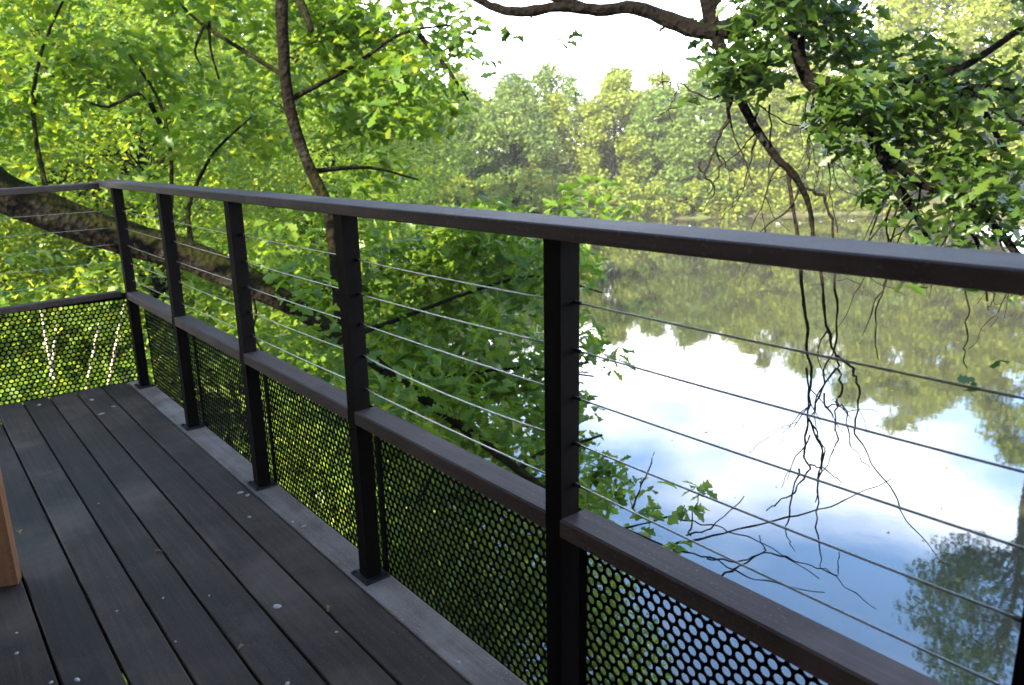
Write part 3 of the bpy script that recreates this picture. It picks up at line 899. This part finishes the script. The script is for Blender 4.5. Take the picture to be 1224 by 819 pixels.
pxb(t2, [(1045, 170, 4.5), (1075, 225, 4.5), (1100, 265, 4.5), (1120, 310, 4.5)], [.035, .028, .02, .012], loc2)
pxb(t2, [(965, 95, 4.6), (1030, 105, 4.5), (1100, 95, 4.4), (1160, 75, 4.4), (1240, 20, 4.3)], [.04, .03, .024, .02, .015], loc2)
pxb(t2, [(1085, 95, 4.4), (1150, 103, 4.4), (1230, 106, 4.3)], [.02, .018, .012], loc2)
pxb(t2, [(1155, 100, 4.4), (1180, 140, 4.4), (1205, 185, 4.3), (1240, 220, 4.3)], [.018, .016, .014, .01], loc2)
pxb(t2, [(1130, 235, 4.4), (1160, 275, 4.4), (1175, 310, 4.3), (1180, 360, 4.3)], [.016, .013, .01, .006], loc2)
t2.build('trunk', M['bark'], oak2)
T_ = lambda pts, r0=.008, r1=.002: twig(oak2, pts, r0, loc2, r1)
T_([(940, 195, 4.75), (950, 260, 4.75), (955, 320, 4.7), (965, 395, 4.7), (970, 450, 4.7), (966, 500, 4.65), (960, 540, 4.65), (968, 560, 4.6), (948, 590, 4.6), (915, 610, 4.6)], .0105, .003)
T_([(968, 250, 4.7), (980, 320, 4.7), (988, 390, 4.7), (1002, 430, 4.7), (1006, 460, 4.65), (998, 490, 4.65), (1000, 530, 4.6), (975, 575, 4.6)], .009, .0025)
T_([(960, 225, 4.7), (985, 235, 4.7), (996, 270, 4.7), (998, 330, 4.7), (1000, 400, 4.7), (985, 455, 4.7), (970, 500, 4.7), (985, 540, 4.6), (974, 600, 4.6)], .008, .0025)
T_([(1000, 425, 4.7), (1020, 440, 4.65), (1028, 470, 4.6), (1020, 520, 4.6), (1060, 580, 4.55), (1085, 625, 4.5), (1135, 678, 4.5)], .007)
T_([(998, 480, 4.65), (1012, 490, 4.6), (1015, 530, 4.6), (1040, 560, 4.6)], .005)
T_([(968, 555, 4.6), (985, 560, 4.6), (1004, 575, 4.6)], .005)
T_([(966, 500, 4.65), (985, 540, 4.6), (978, 580, 4.6), (975, 630, 4.6), (985, 680, 4.6), (1047, 728, 4.5)], .007)
T_([(955, 560, 4.6), (945, 600, 4.6), (940, 640, 4.6), (950, 660, 4.6)], .005)
T_([(876, 110, 4.8), (866, 150, 4.8), (852, 185, 4.8), (842, 210, 4.75), (855, 225, 4.75), (842, 252, 4.7)], .010)
T_([(852, 175, 4.8), (862, 195, 4.8), (858, 215, 4.8), (845, 235, 4.8)], .006)
T_([(855, 178, 4.8), (868, 198, 4.8), (880, 208, 4.8)], .004)
T_([(838, 190, 4.8), (836, 200, 4.8), (844, 215, 4.8)], .004)
T_([(905, 120, 4.8), (903, 170, 4.8), (890, 215, 4.8), (874, 250, 4.8)], .006)
T_([(920, 125, 4.8), (922, 190, 4.8), (915, 240, 4.8)], .005)
T_([(972, 110, 4.7), (968, 150, 4.7), (966, 190, 4.7), (962, 215, 4.7)], .006)
T_([(980, 130, 4.6), (990, 170, 4.6), (992, 230, 4.6), (1003, 280, 4.6)], .004)
T_([(905, 125, 4.8), (945, 150, 4.8), (1000, 160, 4.8)], .004)
T_([(1070, 215, 4.5), (1060, 260, 4.5), (1062, 300, 4.5), (1060, 330, 4.5), (1045, 380, 4.5), (1048, 430, 4.5)], .007)
T_([(1075, 220, 4.5), (1068, 270, 4.5), (1062, 330, 4.5), (1030, 400, 4.5)], .006)
T_([(1150, 330, 4.4), (1158, 370, 4.4), (1155, 410, 4.4), (1152, 440, 4.4)], .005)
T_([(1175, 340, 4.3), (1190, 355, 4.3), (1180, 370, 4.3)], .004)
T_([(880, 105, 4.8), (850, 118, 4.8), (810, 100, 4.9), (785, 96, 4.9)], .007)
T_([(835, 116, 4.85), (805, 128, 4.9), (782, 140, 4.9)], .004)
T_([(812, 90, 4.9), (808, 112, 4.9), (800, 130, 4.9), (802, 155, 4.9)], .004)
T_([(792, 85, 4.9), (794, 105, 4.9)], .003)
T_([(712, 92, 5.), (700, 104, 5.), (686, 116, 5.)], .004)
T_([(800, 25, 5.), (790, 38, 5.), (778, 30, 5.)], .008)
T_([(635, 15, 5.), (635, 22, 5.), (632, 30, 5.)], .008)
T_([(1224, 150, 4.3), (1190, 130, 4.3), (1165, 105, 4.4)], .006)

rt = np.random.default_rng(404)
def hang(p, d, length, r0, level):
    """a dead twig that zigzags downwards and forks"""
    n = max(4, int(length/.07)); step = length/n
    pts = [p]; p = p.copy(); d = d/np.linalg.norm(d)
    kids = []
    for k in range(n):
        d = d + rt.normal(0, .24, 3) + np.array([0, 0, -.10]); d /= np.linalg.norm(d)
        p = p + d*step; pts.append(p.copy())
        if level > 0 and k > 0 and rt.uniform() < .42:
            kids.append((p.copy(), d + rt.normal(0, .55, 3), length*rt.uniform(.3, .6)*(1-.4*k/n)+.06, r0*(1-.6*k/n)*.65))
    T = Tubes(); T.add([loc2(q) for q in pts], list(np.linspace(r0, max(.0016, r0*.3), len(pts))), 5, 2, .1)
    T.build('dead_twig', M['twig'], oak2)
    for kp, kd, kl, kr in kids: hang(kp, kd, kl, max(.0022, kr), level-1)
for (a, b, c, L_, r0, lv) in ((964, 440, 4.68, .50, .008, 2), (1000, 440, 4.68, .48, .008, 2), (985, 470, 4.66, .45, .007, 2), (968, 520, 4.62, .35, .006, 1), (990, 395, 4.7, .4, .006, 1),
                             (868, 120, 4.8, .55, .008, 2), (905, 150, 4.8, .5, .006, 1), (935, 195, 4.75, .45, .007, 1), (968, 110, 4.65, .5, .005, 1), (990, 120, 4.6, .6, .005, 1),
                             (1060, 190, 4.5, .6, .008, 1), (1072, 215, 4.5, .75, .007, 1), (1100, 225, 4.45, .6, .007, 1), (1140, 235, 4.4, .55, .007, 1), (1165, 250, 4.4, .6, .007, 1),
                             (1195, 280, 4.35, .5, .006, 1), (800, 28, 5.0, .3, .006, 1), (850, 40, 4.9, .3, .006, 1), (1150, 105, 4.4, .5, .006, 1), (1200, 180, 4.3, .5, .006, 1), (955, 225, 4.72, .5, .008, 1)):
    hang(at(a, b, c), np.array([rt.normal(0, .25), rt.normal(0, .2), -1.]), L_, r0, lv)

r = np.random.default_rng(91)
cl = []
def band2(n, x0, x1, y0, y1, d0, d1, rad, cnt, keep=None):
    while n > 0:
        px, py = r.uniform(x0, x1), r.uniform(y0, y1)
        if keep and not keep(px, py): continue
        n -= 1
        q = r.uniform(*rad)
        cl.append((loc2(at(px, py, r.uniform(d0, d1))), q, int(cnt*(q/.2)**1.5*r.uniform(.6, 1.2))))
band2(15, 845, 1000, -20, 100, 4.3, 5.0, (.12, .22), 70)
band2(14, 985, 1120, 55, 150, 4.2, 4.9, (.12, .22), 68, lambda x, y: y > 40+.15*(x-985))
band2(22, 1040, 1250, 90, 240, 4.1, 4.8, (.13, .24), 54)
band2(6, 1160, 1260, -10, 110, 4.1, 4.7, (.12, .22), 13, lambda x, y: y > 90-1.3*(x-1160))
band2(10, 1080, 1250, 220, 310, 4.2, 4.7, (.10, .18), 36)
for (a, b, c, q, n) in ((675, 48, 5., .035, 5), (610, 42, 5., .04, 6), (595, 82, 5., .04, 5), (548, 55, 5.2, .12, 16), (560, 30, 5.2, .10, 12), (1145, 300, 4.4, .08, 7), (1090, 335, 4.4, .06, 6), (1160, 345, 4.4, .08, 9), (1215, 350, 4.3, .09, 10),
                        (1192, 432, 4.3, .02, 2), (1166, 455, 4.3, .02, 2), (820, 120, 4.9, .04, 4), (875, 108, 4.8, .06, 6), (1005, 12, 4.7, .12, 8), (1040, 12, 4.7, .06, 4)):
    cl.append((loc2(at(a, b, c)), q, n))
for k in range(64):                                            # unseen clumps added above the railing to shade the overhanging leaves
    q = r.uniform(.35, .6)
    cl.append((loc2((r.uniform(-.4, 4.4), r.uniform(.6, 3.9), r.uniform(3.4, 6.0))), q, int(420*q)))
for k in range(26):                                            # the crown above the frame
    q = r.uniform(.5, .8)
    cl.append((loc2((r.uniform(2.2, 7.5), r.uniform(.5, 5), r.uniform(4.2, 7.5))), q, int(70*q)))
pos = np.vstack([clump_points(c, q, n, r, .8) for c, q, n in cl])
# the 300 largest-looking leaves are leaves of their own, the rest one mass
wp = pos + np.array(oak2.location)
rel = wp-CAMP; fz = rel@FWD
u_ = 612+FPX*(rel@RGT)/fz; v_ = 409.5-FPX*(rel@UPV)/fz
vis = (fz > .5) & (u_ > 0) & (u_ < 1224) & (v_ > 0) & (v_ < 600)
order = np.argsort(np.where(vis, fz, 1e6))
pick = order[:300]; rest = np.setdiff1d(np.arange(len(pos)), pick)
V, T, rn = leaf_arrays(pos[rest], .102, 'oak', r, .7)
link('crown', np_mesh('crown', V, T, rn), M['oakleaf_shaded'], oak2)['kind'] = 'stuff'
V0, T0 = LEAF['oak']
lm = [np_mesh('leaf', V0, T0, np.full(len(V0), a)) for a in (.15, .35, .5, .65, .9)]
for m_ in lm: m_.materials.append(M['oakleaf_shaded'])
x, d, nn = orient(300, r, .7)
for i in range(300):
    o = bpy.data.objects.new('leaf', lm[int(r.integers(0, 5))])
    COL.objects.link(o); o.parent = oak2
    s = .102*r.uniform(.65, 1.3); p = pos[pick[i]]
    o.matrix_local = Matrix(((x[i, 0]*s, d[i, 0]*s, nn[i, 0]*s, p[0]), (x[i, 1]*s, d[i, 1]*s, nn[i, 1]*s, p[1]), (x[i, 2]*s, d[i, 2]*s, nn[i, 2]*s, p[2]), (0, 0, 0, 1)))

# ---------- a darker tree on the right bank, mirrored at the lower right
dk = tree_meshes(16, 3.6, 9.3, 110, 120, .2, 'mid', 520, crad=(.6, 1.1), trunk_r=.2)
plant_tree('dark_tree', 'shaded dark tree with a high crown on the near right bank', 'tree', 17.8, 24.5, dk, M['oakleaf_shaded'], M['bark'])

# ---------- ivy and saplings covering the bank
r = np.random.default_rng(5)
n = 26000
gx_ = r.uniform(-14, 3.5, n); gy_ = r.uniform(1, 22, n)
dd = sdist(gx_, gy_); ds = np.stack([gx_, gy_], 1)-P1; k = (dd > .05) & ~((ds@DN < .3) & (ds@DU > -.2))
gx_, gy_ = gx_[k], gy_[k]
pos = np.stack([gx_, gy_, ground_z(gx_, gy_)+r.uniform(.02, .25, len(gx_))], 1)
V, T, rn = leaf_arrays(pos, .11, 'far', r, .5)
gc = link('ground_cover', np_mesh('ground_cover', V, T, rn), M['woodleaf'])
tag(gc, 'ivy and low leaves covering the bank under the trees', 'ground cover', kind='stuff')

# ---------- unseen trees added behind the deck to keep light off the posts
for i, (x, y, s_) in enumerate(((2.5, -5.5, .95), (6, -7, 1.), (9.5, -9.5, 1.05), (-1.5, -8.5, 1.), (4, -12, 1.1), (-5.5, -11, 1.1))):
    plant_tree('blocker_tree', 'unseen broadleaf tree added behind the treehouse to block light', 'tree', x, y, near[i % 4], M['woodleaf'], M['bark'],
               'added light-blocking trees behind the treehouse', rl.uniform(0, 6.28), s_)

# ---------- pale sunlit stems beyond the end panel
M['birch'] = bark('birch_bark', (.26, .23, .18), (.46, .42, .36))
for i, (a, b, a2, b2, Y) in enumerate(((50, 375, 62, 440, 6.9), (68, 375, 66, 405, 7.3), (118, 390, 108, 440, 6.6), (147, 370, 138, 415, 6.8))):
    p0 = at(a2, b2, Y); p1 = at(a, b, Y); dv = (p1-p0); g = gz(p0[0], p0[1]); foot = p0-dv*((p0[2]-g)/dv[2]); tip = p1+dv*.12
    sp_ = empty('sapling', (foot[0], foot[1], g-.05)); o3 = np.array(sp_.location)
    tag(sp_, 'slender pale stemmed sapling in the thicket beyond the end panel', 'sapling', 'pale saplings beyond the end panel')
    Tubes().add([foot-o3-np.array([0, 0, .1]), (foot+p0)/2-o3+rng.normal(0, .03, 3), p0-o3, p1-o3, tip-o3], [.020, .017, .013, .010, .004], 7, 3, .04).build('trunk', M['birch'], sp_)
    rs = np.random.default_rng(900+i)
    c_ = link('crown', crown_mesh('crown', [(tip-o3+rs.normal(0, .2, 3), .3, 40), (tip-o3-dv*.9+rs.normal(0, .2, 3), .28, 20)], .09, 'mid', rs), M['woodleaf'], sp_); c_['kind'] = 'stuff'
# ---------- specks and fallen leaves drifting on the pond
r = np.random.default_rng(66)
fx, fy = r.uniform(0, 22, 260), r.uniform(5, 40, 260)
k = sdist(fx, fy) < -.4
V, T, rn = leaf_arrays(np.stack([fx[k], fy[k], np.full(k.sum(), WATER+.012)], 1), .08, 'mid', r, .05)
V[:, 2] = WATER+.006+.02*np.clip(V[:, 2]-WATER, 0, .2)
fd = link('floating_debris', np_mesh('floating_debris', V, T, rn), M['dryleaf'])
tag(fd, 'scattered small leaves and specks drifting on the pond', 'debris', kind='stuff')

# ---------- fallen leaves on the deck
for i, (px, py, sz, lab) in enumerate(((392, 733, .030, 'small curled orange leaf lying in a deck gap'), (195, 660, .026, 'pale curled leaf tip lying between two deck boards'),
                                 (23, 635, .035, 'pale dry leaf on the deck behind the bench leg'), (284, 778, .022, 'tiny dry leaf on a dark board near the long railing'))):
    dvec = at(px, py, 1.)-CAMP; p = CAMP+dvec*(-HC/dvec[2])
    V = V0*sz; V = V.copy(); V[:, 2] = 1.3*np.abs(V0[:, 0])*sz + .002
    o = link('fallen_leaf', np_mesh('fallen_leaf', V, T0), M['dryleaf'])
    o.location = (p[0], p[1], .0005); o.rotation_euler = (0, 0, i*1.9)
    tag(o, lab, 'leaf')
# ---------- thin haze over the pond
hz = MB().box(-45, 75, -30, 110, WATER-3.2, 24).build('haze', None)
tag(hz, 'thin pale evening haze in the air over the pond', kind='stuff')
hm = bpy.data.materials.new('haze'); hm.use_nodes = True
hn = hm.node_tree.nodes; hn.clear()
ho = hn.new('ShaderNodeOutputMaterial'); hv = hn.new('ShaderNodeVolumePrincipled')
hv.inputs['Color'].default_value = (.93, .94, .90, 1)
hv.inputs['Density'].default_value = .0007
hm.node_tree.links.new(hv.outputs[0], ho.inputs['Volume'])
hz.data.materials.append(hm)
SC.cycles.volume_bounces = 0
print('leaf tris', TRI[0])
